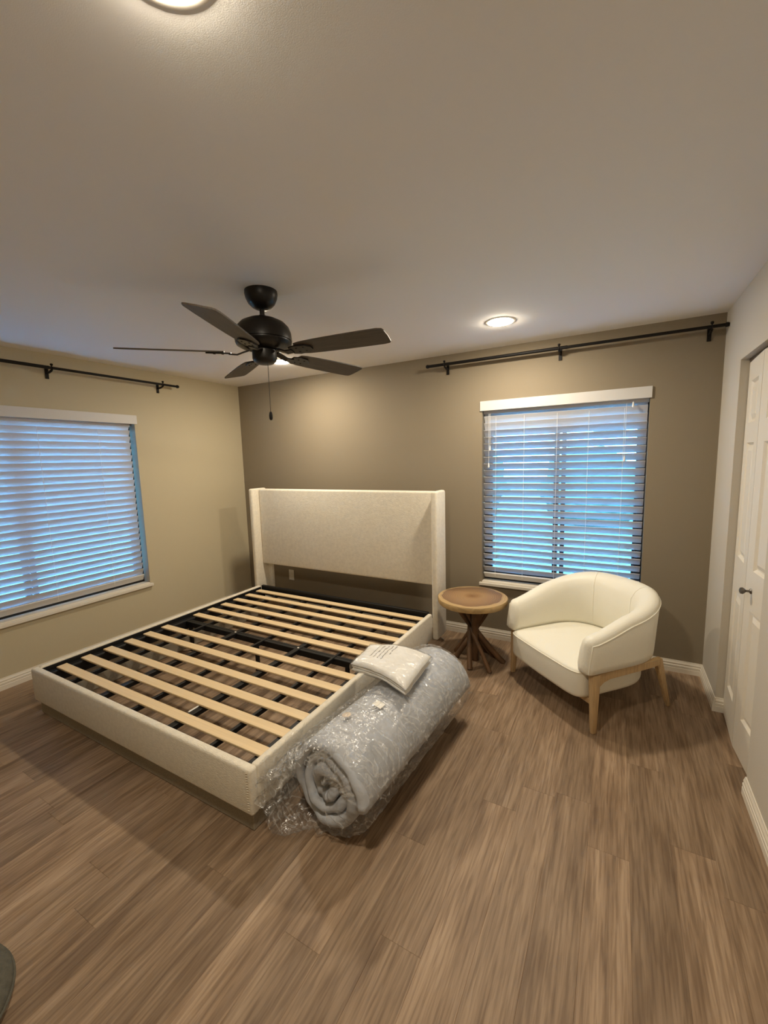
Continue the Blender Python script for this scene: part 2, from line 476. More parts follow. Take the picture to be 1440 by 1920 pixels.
# ------------------------------------------------------------------ windows
# window_1: left wall; window_2: back wall. fn maps (along, depth outward, z) to world
def window(name, label, a0, a1, z0, z1, fn, mull, sill_label):
    root = bpy.data.objects.new(name, None); COL.objects.link(root)
    root.location = fn((a0+a1)/2, 0.1, z0)
    struct(root, label, 'window')
    def B(nm, boxes, m, par=root, lab=None, bw=0.0):
        bm = bmesh.new()
        for (s0, d0, q0), (s1, d1, q1) in boxes:
            p0 = Vector(fn(s0, d0, q0)); p1 = Vector(fn(s1, d1, q1))
            add_box(bm, [min(p0[i], p1[i]) for i in range(3)], [max(p0[i], p1[i]) for i in range(3)])
        if bw: bev(bm, bw, 2)
        return obj(nm, bm, m, par, label=lab)
    f = 0.045
    B('window_frame', [((a0, .09, z0), (a0+f, .14, z1)), ((a1-f, .09, z0), (a1, .14, z1)), ((a0+f, .09, z1-f), (a1-f, .14, z1)), ((a0+f, .09, z0), (a1-f, .14, z0+f))], M_bronze, lab='dark metal window frame')
    s1 = B('sash', [((mull-.05, .10, z0+f), (mull-.012, .125, z1-f)), ((a0+f, .10, z1-f-.03), (mull-.05, .125, z1-f)), ((a0+f, .10, z0+f), (mull-.05, .125, z0+f+.03)), ((a0+f, .10, z0+f+.03), (a0+f+.02, .125, z1-f-.03))], M_bronze)
    s2 = B('sash', [((mull+.004, .115, z0+f), (mull+.036, .138, z1-f)), ((mull+.036, .115, z1-f-.03), (a1-f, .138, z1-f)), ((mull+.036, .115, z0+f), (a1-f, .138, z0+f+.03)), ((a1-f-.02, .115, z0+f+.03), (a1-f, .138, z1-f-.03))], M_bronze)
    B('glass_pane', [((a0+f+.02, .112, z0+f+.03), (mull-.05, .116, z1-f-.03))], M_glass, s1)
    B('glass_pane', [((mull+.036, .124, z0+f+.03), (a1-f-.02, .128, z1-f-.03))], M_glass, s2)
    B('window_sill', [((a0, .0, z0-.026), (a1, .16, z0)), ((a0-.018, -.028, z0-.034), (a1+.018, -.002, z0-.009))], M_trim, lab=sill_label, bw=0.003)
    return root
fn1 = lambda s, d, z: (-d, s, z)
fn2 = lambda s, d, z: (s, d, z)
window('window_1', 'wide left window with dark frame behind a white blind', W1['y0'], W1['y1'], W1['z0'], W1['z1'], fn1, -2.08, 'pale sill under the left window')
window('window_2', 'window in the accent wall with dark frame behind a white blind', W2['x0'], W2['x1'], W2['z0'], W2['z1'], fn2, 3.425, 'pale sill behind the side table and armchair')

def blind(label, a0, a1, z0, fn, rot, tilt, toptilt, cords, tassels, va0, va1, face, zbot):
    """rot: z rotation that turns local (along, outward) into world"""
    root = thing('window_blind', label, 'blind', fn((a0+a1)/2, 0.05, z0), rot, 'slatted window blinds')
    L = (a1-a0)
    mir = 1
    def loc(s, d, z): return Vector((s, d, z))
    def part(nm, bm, m, par=root, smooth=False, lab=None): return obj(nm, bm, m, par, smooth, lab, local=True)
    # local frame: x along, y outward, z up from root
    zt = 1.985 - z0
    part('headrail', box_bm(((-L/2, -0.012, zt-0.058), (L/2, 0.034, zt-0.006))), M_blind)
    c = (a0+a1)/2
    sg = -1 if rot else 1      # window 1: local x points to -y
    v0, v1 = sorted((sg*(va0-c), sg*(va1-c)))
    vb = box_bm(((v0, face-0.05, 1.950-z0), (v1, face-0.038, 2.027-z0)), ((v0, face-0.038, 1.950-z0), (v0+.008, -0.05, 2.027-z0)), ((v1-.008, face-0.038, 1.950-z0), (v1, -0.05, 2.027-z0)))
    part('valance', vb, M_blind)
    sw, st = 0.0635, 0.0032
    def slat_mesh():
        bm = bmesh.new()
        prof = [(-sw/2, 0), (-sw/4, 0.0012), (0, 0.0016), (sw/4, 0.0012), (sw/2, 0), (sw/2, -st), (0, -st+0.0016), (-sw/2, -st)]
        add_prism(bm, prof, -L/2+0.006, L/2-0.006, lambda u, v, d: (d, u, v))
        return bm
    first = None
    nsl = round((1.920 - zbot)/0.0553)
    for k in range(nsl):
        z = zbot - z0 + (nsl-k)*0.0553
        tl = toptilt if k < 3 else tilt + random.uniform(-1.2, 1.2)
        rotx = -R(tl)
        lo = (0, 0, z); ro = (rotx, 0, 0)
        if first is None:
            first = part('slat', slat_mesh(), M_blind); first.location = lo; first.rotation_euler = ro
        else:
            copy_part(first, 'slat', root, lo, ro)
    zr = zbot - z0
    br = bev(box_bm(((-L/2+0.006, -0.03, -0.008), (L/2-0.006, 0.03, 0.008))), 0.003, 1)
    o = part('bottom_rail', br, M_blind); o.location = (0, 0, zr); o.rotation_euler = (-R(tilt), 0, 0)
    for s in cords:
        bm = bmesh.new(); q = sg*(s-c)
        add_tube(bm, [(q, -0.027, zt-0.09), (q, -0.027, zr)], 0.0013, 6)
        part('ladder_cord', bm, M_cord)
    for s, zz in tassels:
        bm = bmesh.new(); q = sg*(s-c)
        add_tube(bm, [(q, -0.040, zt-0.06), (q, -0.040, zz-z0)], 0.0012, 6)
        t = part('pull_cord', bm, M_cord)
        bm = bmesh.new(); add_lathe(bm, [(0, 0.002), (0.004, 0), (0.0075, -0.03), (0.006, -0.036), (0, -0.037)], 12, (q, -0.040, zz-z0))
        part('tassel', bm, M_cord, t, True)
    return root
blind('closed white slatted blind on the wide left window', W1['y0']+.02, W1['y1']-.022, W1['z0'], fn1, R(90), 62, 63, (-1.36, -1.80, -2.23, -2.66), ((-1.28, 1.90), (-1.285, 1.72)), W1['y0']-.02, W1['y1']+.006, -0.012, 0.540)
blind('half open white slatted blind on the accent wall window behind the armchair', W2['x0']+.001, W2['x1']-.003, W2['z0'], fn2, 0.0, 50, 60, (2.93, 3.155, 3.40, 3.62, 3.85), ((2.885, 1.66), (2.875, 1.52), (3.90, 1.93), (3.86, 1.55)), 2.807, 4.010, -0.012, 0.552)

# ------------------------------------------------------------------ closet folding door
door = bpy.data.objects.new('door_1', None); COL.objects.link(door)
door.location = (4.43, -0.815, 0.01)
struct(door, 'white panelled folding closet door on the right, slightly ajar', 'door')
def leaf(p0, p1, knob):
    p0, p1 = Vector((*p0, 0.012)), Vector((*p1, 0.012))
    u = (p1-p0).normalized(); wd = (p1-p0).length
    n = Vector((u.y, -u.x, 0))               # towards the room
    if n.x > 0: n = -n
    fnl = lambda a, z, d: p0 + a*u + d*n + Vector((0, 0, z))
    hh = 2.032
    st = 0.085
    zs = [(0.20, 0.775), (0.975, 1.60), (1.705, 1.925)]
    bm = bmesh.new()
    def fb(a0, a1, z0, z1, d0, d1):
        v = [bm.verts.new(fnl(a, z, d)) for d in (d0, d1) for a, z in ((a0, z0), (a1, z0), (a1, z1), (a0, z1))]
        for f in ((0,1,2,3),(4,5,6,7),(0,1,5,4),(1,2,6,5),(2,3,7,6),(3,0,4,7)): bm.faces.new([v[i] for i in f])
    def sl(a0, a1, z0, z1, i):               # sloped sticking around a panel
        o = [bm.verts.new(fnl(a, z, 0)) for a, z in ((a0, z0), (a1, z0), (a1, z1), (a0, z1))]
        q = [bm.verts.new(fnl(a, z, -0.011)) for a, z in ((a0+i, z0+i), (a1-i, z0+i), (a1-i, z1-i), (a0+i, z1-i))]
        for k in range(4): bm.faces.new((o[k], o[(k+1) % 4], q[(k+1) % 4], q[k]))
    fb(0, st, 0, hh, -0.033, 0); fb(wd-st, wd, 0, hh, -0.033, 0)
    prev = 0
    for z0, z1 in zs:
        fb(st, wd-st, prev, z0, -0.033, 0); sl(st, wd-st, z0, z1, 0.012); prev = z1
        fb(st, wd-st, z0, z1, -0.030, -0.011)
    fb(st, wd-st, prev, hh, -0.033, 0)
    lf = obj('leaf', bm, M_door, door)
    for z0, z1 in zs:
        bm = bmesh.new()
        a0, a1, i = st+.020, wd-st-.020, 0.022
        o = [bm.verts.new(fnl(a, z, -0.0105)) for a, z in ((a0, z0+.02), (a1, z0+.02), (a1, z1-.02), (a0, z1-.02))]
        q = [bm.verts.new(fnl(a, z, -0.002)) for a, z in ((a0+i, z0+.02+i), (a1-i, z0+.02+i), (a1-i, z1-.02-i), (a0+i, z1-.02-i))]
        for k in range(4): bm.faces.new((o[k], o[(k+1) % 4], q[(k+1) % 4], q[k]))
        bm.faces.new(q); bm.faces.new(list(reversed(o)))
        obj('raised_panel', bm, M_door, lf)
    if knob:
        bm = bmesh.new(); add_lathe(bm, [(0, 0), (0.013, 0.001), (0.012, 0.004), (0.006, 0.008), (0.0055, 0.02), (0.012, 0.027), (0.0165, 0.033), (0.015, 0.042), (0.008, 0.046), (0, 0.047)], 20)
        rot = Vector((0, 0, 1)).rotation_difference(n).to_matrix().to_4x4()
        bm.transform(Matrix.Translation(fnl(0.085, 0.875, 0)) @ rot)
        obj('door_knob', bm, M_steelknob, lf, True, 'small dark nickel door knob')
leaf((4.432, -0.456), (4.410, -0.816), False)
leaf((4.410, -0.820), (4.432, -1.176), True)
struct(obj('trim_1', box_bm(((4.43, CL['y0']+.002, 2.047), (4.455, CL['y1']-.002, 2.066))), M_steelknob), 'thin metal sliding track above the folding closet door', 'track')

# ------------------------------------------------------------------ recessed ceiling lights
for x, y, lab in ((3.122, -0.636, 'lit recessed ceiling light above the accent wall window'),
                  (1.230, -0.636, 'lit recessed ceiling light peeking out from behind the fan'),
                  (3.115, -2.961, 'lit recessed ceiling light cut by the top edge of the picture')):
    r = thing('recessed_light', lab, 'ceiling light', (x, y, H), 0, 'recessed ceiling lights')
    bm = bmesh.new(); add_lathe(bm, [(0.080, 0.0), (0.097, 0.0), (0.096, -0.002), (0.088, -0.0035), (0.080, -0.0035), (0.080, 0.0)], 40)
    obj('trim_ring', bm, M_trim, r, True, local=True)
    bm = bmesh.new(); add_lathe(bm, [(0, -0.013), (0.025, -0.0126), (0.05, -0.011), (0.068, -0.008), (0.077, -0.005), (0.080, -0.0025)], 40)
    obj('diffuser', bm, M_lamp, r, True, local=True)

# ------------------------------------------------------------------ curtain rods
def curtain_rod(label, fn, s0, s1, joint, brackets, z):
    r = thing('curtain_rod', label, 'curtain rod', fn((s0+s1)/2, 0, z), 0, 'black curtain rods')
    bm = bmesh.new(); add_tube(bm, [fn(s0, .09, z), fn(joint+.02, .09, z)], 0.0122, 14)
    obj('rod', bm, M_black, r, True)
    bm = bmesh.new(); add_tube(bm, [fn(joint, .09, z), fn(s1, .09, z)], 0.0102, 14)
    obj('rod', bm, M_black, r, True)
    for s, sg, rr in ((s0, -1, .0155), (s1, 1, .0145)):
        bm = bmesh.new(); add_tube(bm, [fn(s-sg*.012, .09, z), fn(s+sg*.0, .09, z), fn(s+sg*.008, .09, z)], [rr, rr, rr*.7], 14)
        obj('finial', bm, M_black, r, True)
    for b in brackets:
        bm = bmesh.new()
        p0, p1 = Vector(fn(b-.011, 0.0, z-.070)), Vector(fn(b+.011, .008, z+.018))
        add_box(bm, [min(p0[i], p1[i]) for i in range(3)], [max(p0[i], p1[i]) for i in range(3)])
        add_tube(bm, [fn(b, .004, z-.028), fn(b, .05, z-.026), fn(b, .085, z-.016)], 0.008, 8)
        pts = [fn(b, .09 + .0145*math.cos(t), z + .0145*math.sin(t)) for t in [R(a) for a in range(-200, 21, 20)]]
        add_tube(bm, pts, 0.004, 8)
        br = obj('bracket', bm, M_black, r, True)
        bm = bmesh.new(); add_lathe(bm, [(0, .028), (.008, .027), (.010, .02), (.008, .013), (.004, .010), (.004, 0), (0, 0)], 12, fn(b, .09, z+.004))
        obj('thumb_screw', bm, M_black, br, True)
    return r
curtain_rod('long black curtain rod above the accent wall window', lambda s, d, z: (s, -d, z), 2.372, 4.384, 3.45, (2.527, 3.414, 4.305), 2.345)
curtain_rod('black curtain rod above the wide left window', lambda s, d, z: (d, s, z), -3.30, -0.826, -1.9, (-3.1, -1.862, -0.978), 2.322)

# ------------------------------------------------------------------ wall outlet
ol = thing('wall_outlet', 'small white wall outlet under the headboard panel', 'outlet', (0.648, 0, 0.312))
obj('cover_plate', bev(box_bm(((.613, -.006, .254), (.683, 0, .370))), 0.002, 2), M_white_plastic, ol)
for zc in (.337, .287):
    obj('socket', bev(box_bm(((.633, -.0085, zc-.014), (.663, -.005, zc+.014))), 0.003, 2), M_white_plastic, ol)

# ------------------------------------------------------------------ ceiling fan
FX, FY = 2.203, -1.825
fan = thing('ceiling_fan', 'dark bronze five-blade ceiling fan over the bed', 'ceiling fan', (FX, FY, H))
def lath(nm, prof, m=M_fan, par=fan, n=40):
    bm = bmesh.new(); add_lathe(bm, prof, n, (FX, FY, 0)); return obj(nm, bm, m, par, True)
lath('canopy', [(0, 2.44), (.081, 2.44), (.082, 2.425), (.078, 2.405), (.066, 2.380), (.048, 2.362), (.028, 2.352), (0, 2.350)])
lath('downrod', [(0, 2.36), (.0125, 2.36), (.0125, 2.325), (.019, 2.322), (.019, 2.300), (0, 2.300)], n=20)
lath('motor_housing', [(0, 2.314), (.03, 2.311), (.075, 2.301), (.110, 2.284), (.130, 2.263), (.140, 2.236), (.143, 2.206), (.143, 2.197), (.138, 2.195), (.138, 2.190), (.142, 2.188), (.137, 2.176), (.115, 2.164), (.085, 2.157), (.058, 2.154), (0, 2.154)])
sw = lath('switch_housing', [(0, 2.156), (.055, 2.156), (.062, 2.148), (.062, 2.108), (.056, 2.094), (.040, 2.084), (.015, 2.080), (0, 2.080)])
def blade_bm():
    # outline in (radial, chord), thin plate
    up_ = [(0.205, .050), (.24, .058), (.32, .064), (.45, .068), (.58, .070), (.645, .070), (.672, .066), (.681, .055)]
    dn_ = [(.686, 0.0), (.684, -.045), (.678, -.061), (.655, -.068), (.58, -.069), (.45, -.067), (.32, -.062), (.24, -.056), (.205, -.048), (.197, -.02), (.197, .025)]
    bm = bmesh.new()
    add_prism(bm, up_+dn_, -0.003, 0.003, lambda u, v, d: (u, v, d))
    return bm
def iron_bm():
    bm = bmesh.new()
    add_prism(bm, [(.165, .030), (.20, .040), (.26, .034), (.285, .012), (.285, -.012), (.26, -.034), (.20, -.040), (.165, -.030)], -0.0105, -0.0035, lambda u, v, d: (u, v, d))
    pts = [(.075, 0, .010), (.105, 0, .0), (.135, 0, -.012), (.175, 0, -.010)]
    for a, b in zip(pts, pts[1:]):
        v = []
        for p in (a, b):
            v += [bm.verts.new((p[0], -.016, p[2]-.004)), bm.verts.new((p[0], .016, p[2]-.004)), bm.verts.new((p[0], .016, p[2]+.004)), bm.verts.new((p[0], -.016, p[2]+.004))]
        for f in ((0,1,5,4),(1,2,6,5),(2,3,7,6),(3,0,4,7),(0,3,2,1),(4,5,6,7)): bm.faces.new([v[i] for i in f])
    for x in (.205, .245):
        for y in (-.018, .018):
            add_lathe(bm, [(0, -.0135), (.004, -.013), (.005, -.0105)], 8, (x, y, 0))
    return bm
b0 = i_0 = None
for k in range(5):
    a = R(7 + 72*k)
    if b0 is None:
        b0 = obj('blade', blade_bm(), M_blade, fan, local=True)
        i_0 = obj('blade_iron', iron_bm(), M_fan, b0, local=True, label='dark metal blade bracket')
        bl = b0
    else:
        bl = copy_part(b0, 'blade', fan); copy_part(i_0, 'blade_iron', bl)
    # leading edge: +chord side lower
    bl.rotation_mode = 'XYZ'
    bl.matrix_basis = Matrix.Translation((0, 0, 2.138-H)) @ Matrix.Rotation(a, 4, 'Z') @ Matrix.Rotation(R(-12.5), 4, 'X')
bm = bmesh.new()
cx, cy = FX+.030, FY-.012
add_tube(bm, [(cx, cy, 2.086), (cx, cy, 1.835)], 0.0014, 6)
for k in range(44): add_lathe(bm, [(0, .0018), (.0022, 0), (0, -.0018)], 6, (cx, cy, 2.08 - k*.0056))
ch = obj('pull_chain', bm, M_fan, fan)
bm = bmesh.new(); add_lathe(bm, [(0, .028), (.006, .024), (.009, .010), (.009, -.008), (.006, -.016), (0, -.018)], 14, (cx, cy, 1.812))
obj('pull_knob', bm, M_black, ch, True)

# ------------------------------------------------------------------ bed
bed = thing('bed_frame', 'ivory upholstered wingback bed frame with bare pine slats', 'bed', (1.55, -1.31, 0))
ZB, ZT = 0.087, 0.302
XL, XR = 0.567, 2.531
YF, YH = -2.398, -0.43
hb = obj('headboard_panel', bev(box_bm(((XL, -.345, .517), (XR, -.262, 1.305))), 0.018, 4), M_boucle, bed, True)
obj('back_post', box_bm(((XL, -.262, ZB), (XL+.05, -.235, 1.26))), M_boucle, hb)
obj('back_post', box_bm(((XR-.05, -.262, ZB), (XR, -.235, 1.26))), M_boucle, hb)
for x0, x1 in ((XL-.050, XL), (XR, XR+.050)):
    obj('headboard_wing', bev(box_bm(((x0, -.435, ZB-.004), (x1, -.228, 1.312))), 0.017, 4), M_boucle, bed, True)
fb = obj('footboard', bev(box_bm(((XL, YF, ZB), (XR, YF+.045, ZT))), 0.014, 4), M_boucle, bed, True)
st = bmesh.new()
for k in range(16):
    z = ZB+.025+k*.0115
    add_tube(st, [(XR-.026, YF-.0006, z), (XR-.014, YF-.0008, z+.004)], 0.0011, 5)
obj('corner_stitching', st, M_boucle, fb)
for x0, x1 in ((XL, XL+.038), (XR-.038, XR)):
    obj('side_rail', bev(box_bm(((x0, YF+.040, ZB), (x1, -.425, ZT))), 0.012, 4), M_boucle, bed, True)
# plinth boards
PX0, PX1, PY0, PY1 = .602, 2.512, -2.378, -.50
for lo, hi in (((PX0, PY0, .002), (PX1, PY0+.02, ZB+.01)), ((PX0, PY0+.02, .002), (PX0+.02, PY1, ZB+.01)), ((PX1-.02, PY0+.02, .002), (PX1, PY1, ZB+.01)), ((PX0, PY1, .002), (PX1, PY1+.02, ZB+.01))):
    obj('plinth_board', bev(box_bm((lo, hi)), 0.003, 2), M_plinth, bed, label='dark grey-taupe plinth board')
# black steel frame
def steel(nm, *boxes, lab=None): return obj(nm, bev(box_bm(*boxes), 0.0025, 1), M_steel, bed, label=lab)
ZS = 0.262
steel('side_beam', ((XL+.038, -2.35, ZS-.075), (XL+.043, -.43, ZS+.03)), ((XL+.043, -2.35, ZS-.006), (XL+.095, -.43, ZS)), ((XL+.090, -2.35, ZS-.075), (XL+.095, -.43, ZS-.006)))
steel('side_beam', ((XR-.043, -2.35, ZS-.075), (XR-.038, -.43, ZS+.03)), ((XR-.095, -2.35, ZS-.006), (XR-.043, -.43, ZS)), ((XR-.095, -2.35, ZS-.075), (XR-.090, -.43, ZS-.006)))
steel('head_beam', ((XL+.04, -.425, .205), (XR-.04, -.395, .305)), ((XL+.04, -.47, .235), (XR-.04, -.425, .241)))
steel('foot_beam', ((XL+.04, -2.352, .205), (XR-.04, -2.340, ZS+.02)))
mid = steel('cross_beam', ((XL+.095, -1.348, ZS-.05), (XR-.095, -1.322, ZS-.006)), ((XL+.095, -1.322, ZS-.012), (XR-.095, -1.300, ZS-.006)))
for x in (.70, 1.47, 2.3):
    obj('support_leg', bev(box_bm(((x-.012, -1.347, 0.004), (x+.012, -1.323, ZS-.05)), ((x-.016, -1.351, 0.0), (x+.016, -1.319, .006))), 0.002, 1), M_steel, mid)
for x in (1.245, 1.881):
    bm = bmesh.new(); add_lathe(bm, [(0, .010), (.007, .008), (.009, 0)], 10, (x, -1.335, ZS-.006)); obj('bolt_cap', bm, M_white_plastic, mid, True, 'white plastic bolt cap')
for x, wd in ((.889, .009), (1.245, .019), (1.549, .009), (1.881, .019), (2.190, .009)):
    t = steel('long_tube', ((x-wd, -2.342, ZS-.030), (x+wd, -.425, ZS-.001)))
    if x == 1.881:
        obj('white_sleeve', bev(box_bm(((x-wd-.006, -2.20, ZS-.012), (x-wd+.004, -2.135, ZS+.002))), 0.002, 1), M_white_plastic, t, label='white plastic sleeve')
sl0 = None
SX0, SX1 = XL+.058, XR-.052
for y in (-2.250, -2.105, -1.960, -1.814, -1.667, -1.520, -1.224, -1.079, -.932, -.786, -.636, -.492):
    if sl0 is None:
        bm = box_bm(((SX0-1.55, -.031, 0), (SX1-1.55, .031, .012))); bev(bm, .003, 2)
        sl0 = obj('slat', bm, M_slatwood, bed, local=True); s = sl0
    else:
        s = copy_part(sl0, 'slat', bed)
    s.location = (0, y+1.31, ZS+.0005)

# ------------------------------------------------------------------ rolled mattress in plastic
A0, A1, RR = Vector((2.795, -2.245, .216)), Vector((2.872, -1.185, .216)), .208
ax = (A1-A0).normalized(); side = Vector((ax.y, -ax.x, 0)); LEN = (A1-A0).length
mr_ = thing('rolled_mattress', 'grey rolled mattress in clear plastic lying against the right bed rail', 'mattress', (A0.x, A0.y, 0), 0)
def cyl(r, t, a):
    c_ = math.cos(t)
    return A0 + a*ax + r*(c_*(1.10 if c_ > 0 else 1.0)*side + math.sin(t)*Vector((0, 0, 1)))      # slightly slumped to the right
NS, turns, pit = 190, 3.35, .051
rows = []
for i in range(NS+1):
    t = 2*PI*turns*i/NS
    rc = RR - .022 - pit*(turns - t/(2*PI))
    if rc < .012: rc = .012
    h = .0215
    ang = -t + 2.2
    wob = .012*noise.noise((math.cos(ang)*1.3+3, math.sin(ang)*1.3, t*.25))
    nx = .004*noise.noise((math.cos(ang)*3, math.sin(ang)*3, t))
    a0 = -.005 + .05*noise.noise((t*.45, 4.2, 0)) + .015*noise.noise((t*2.1, 1, 0)) + .02*(turns-t/(2*PI))/turns
    a1 = LEN + .02*noise.noise((t*.4, 9, 0))
    prof = [(-h, a0+.016), (-h*.75, a0+.004), (0, a0-.004), (h*.75, a0+.004), (h, a0+.016)]
    nseg = 12
    prof += [(h + .0035*noise.noise((ang*2.0, q*.9, 5)), a0 + (a1-a0)*q/nseg) for q in range(1, nseg)]
    prof += [(h, a1-.016), (h*.75, a1-.004), (0, a1+.004), (-h*.75, a1-.004), (-h, a1-.016)]
    rows.append([cyl(max(.004, rc + d + nx), ang, a) for d, a in prof])
bm = bmesh.new(); g = add_grid(bm, rows, close_v=True)
bm.faces.new(g[0]); bm.faces.new(list(reversed(g[-1])))
obj('mattress_coil', bm, M_mattress, mr_, 'all')
# wrinkled film around the roll
rows = []
NT, NA = 300, 230
for j in range(NA+1):
    q = j/NA
    a = -.13 + (LEN+.16)*q
    row = []
    for i in range(NT):
        t = 2*PI*i/NT
        cxn, sxn = math.cos(t), math.sin(t)
        rd = lambda x_, y_, z_, e_: (1-abs(noise.noise((x_, y_, z_))))**e_
        wr = .003*noise.noise((cxn*4+a*3, sxn*4, a*5)) + .004*rd(cxn*3.1+a*2, sxn*3.1, a*4.3, 9) + .004*rd(cxn*6+9, sxn*6+a*5, a*8, 9) + .0015*rd(cxn*13, sxn*13+a*9, a*17+3, 5) - .003
        wr += .007*max(0, 1-abs(a-.09)/.13)*rd(cxn*1.5, sxn*1.5, a*26, 4)
        r = RR + .006 + wr
        aa = a
        if a < .03:                           # crumpled end, gathered over the coil
            k = min(1.0, (.03-a)/.16)
            left = max(0, -cxn*.9+.1)
            r = RR + .006 + wr*(1+2*k) - (.115*k*k)*(1-.75*left) + .040*k*noise.noise((cxn*2.4+7, sxn*2.4, a*6)) + .034*k*noise.noise((cxn*7, sxn*7, a*15)) + .012*k*rd(cxn*9, sxn*9, a*24, 5)
            r += .05*k*left*max(0, .55-sxn)
            aa = .03 - (.03-a)*(.42+.75*min(1, left*1.2)) + .03*k*noise.noise((cxn*3, sxn*3, 2))
        if a > LEN-.02:
            k = min(1.0, (a-LEN+.02)/.05)
            r = r*(1-.18*k) + .02*k*noise.noise((cxn*5, sxn*5, 8))
        p = cyl(r, t, aa)
        p.z = max(p.z, .004 + .002*random.random())
        p.x = max(p.x, XR+.006)
        row.append(p)
    rows.append(row)
bm = bmesh.new(); add_grid(bm, rows, close_v=True)
obj('plastic_wrap', bm, M_wrap, mr_, 'all', 'crumpled clear plastic wrap')
# loose flap of film hanging along the bed corner
rows = []
for i in range(34):
    u = i/33
    row = []
    for j in range(26):
        v = j/25
        x = XR+.012 + .055*u*v + .035*abs(noise.noise((u*3, v*4, 1))) + .02*noise.noise((u*9, v*9, 3))**2
        y = -2.06 - .30*u + .03*noise.noise((u*3, v*5, 7))
        z = .33 - .02*u - v*(.20 + .07*u) + .03*noise.noise((u*6, v*3, 11))
        row.append(Vector((max(x, XR+.006), y, max(z, .01))))
    rows.append(row)
bm = bmesh.new(); add_grid(bm, rows)
obj('plastic_flap', bm, M_wrap, mr_, 'all', 'loose flap of clear plastic')
# stickers under the film
def patch(nm, t, a, ht, ha, m, n, par, lab, off):
    bm = bmesh.new(); c = bm.verts.new(cyl(RR+off, t, a))
    ring = []
    for k in range(n):
        b = 2*PI*k/n + PI/4
        q = 1.0 if n > 6 else 1.35
        ring.append(bm.verts.new(cyl(RR+off, t+ht*q*math.cos(b), a+ha*q*math.sin(b))))
    for k in range(n): bm.faces.new((c, ring[k], ring[(k+1) % n]))
    return obj(nm, bm, m, par, label=lab)
patch('sticker', R(77), .345, .11, .022, M_white_plastic, 4, mr_, 'small white square sticker', .007)
patch('sticker', R(96), .195, .10, .020, mat('beige_sticker', (.62, .52, .42), .5), 16, mr_, 'round beige sticker', .007)

# ------------------------------------------------------------------ white bedding pack on the roll
pk = thing('bedding_pack', 'white folded bedding in a clear bag resting on the mattress roll', 'bedding', (2.77, -1.62, .40), 0)
def pack_pt(u, v, s):
    """u, v in -1..1 over the pack, s in -1..1 through it"""
    x = .182*u; y = .150*v
    edge = (1-abs(u)**4)*(1-abs(v)**4)
    th = .021 + .013*max(0, edge)**.4
    zc = .485 - .028*max(0, u+.1)**2 - .020*max(0, -u-.1)**2 + .006*noise.noise((u*2, v*2, 3))
    skew = .035*v*u
    p = Vector((2.772 + x - .01*v, -1.615 + y + skew, zc + s*th + .006*noise.noise((u*3.5, v*3.5, s*2))))
    return p
def pack_bm(off, s0=-1.0, s1=1.0, ins=0.0, nn=22):
    bm = bmesh.new()
    rows = [(s0 + (s1-s0)*.18, 0, 0), (s0 + (s1-s0)*.05, .35, 0), (s0, 1, 0)]
    def lay(s, sgn):
        g = []
        for i in range(nn+1):
            r = []
            for j in range(nn+1):
                u, v = -1+2*i/nn, -1+2*j/nn
                ed = max(abs(u), abs(v))
                rim = max(0, (ed-.93)/.07)
                k = 1-ins
                mid = (s0+s1)/2
                q = mid + (s-mid)*(1-.75*rim*rim)
                r.append(pack_pt(u*k, v*k, q) + Vector((0, 0, sgn*off)))
            g.append(r)
        return g
    a = add_grid(bm, lay(s1, 1)); b = add_grid(bm, lay(s0, -1))
    rim = [(i, 0) for i in range(nn)] + [(nn, j) for j in range(nn)] + [(i, nn) for i in range(nn, 0, -1)] + [(0, j) for j in range(nn, 0, -1)]
    for k in range(len(rim)):
        (i, j), (i2, j2) = rim[k], rim[(k+1) % len(rim)]
        bm.faces.new((a[i][j], a[i2][j2], b[i2][j2], b[i][j]))
    return bm
for s0, s1, ins in ((-1.0, -.36, .02), (-.34, .30, .035), (.32, 1.0, 0.0)):
    obj('folded_layer', pack_bm(0, s0, s1, ins), M_pack, pk, 'all')
bgm = pack_bm(.004)
for v in bgm.verts:
    c = Vector((2.765, -1.615, v.co.z)); v.co = c + (v.co-c)*1.035 + Vector((0, 0, .003*noise.noise(v.co*30)))
obj('plastic_bag', bgm, M_wrap2, pk, 'all', 'clear plastic bag')
bm = bmesh.new()
for li in range(5):
    u = -.52 + li*.13
    v = -.35 if li < 4 else .1
    while v < .78:
        dv = random.uniform(.02, .07)
        pts = []
        for du, w_ in ((-.017, 0), (.017, 0), (.017, dv), (-.017, dv)):
            h_ = random.choice((.6, 1, 1))
            q = pack_pt(u+du*h_, v+w_, 1); q.z += .0015; pts.append(bm.verts.new(q))
        bm.faces.new(pts)
        v += dv + random.choice((.018, .02, .05))
obj('printed_text', bm, M_ink, pk, label='grey lines of small print')

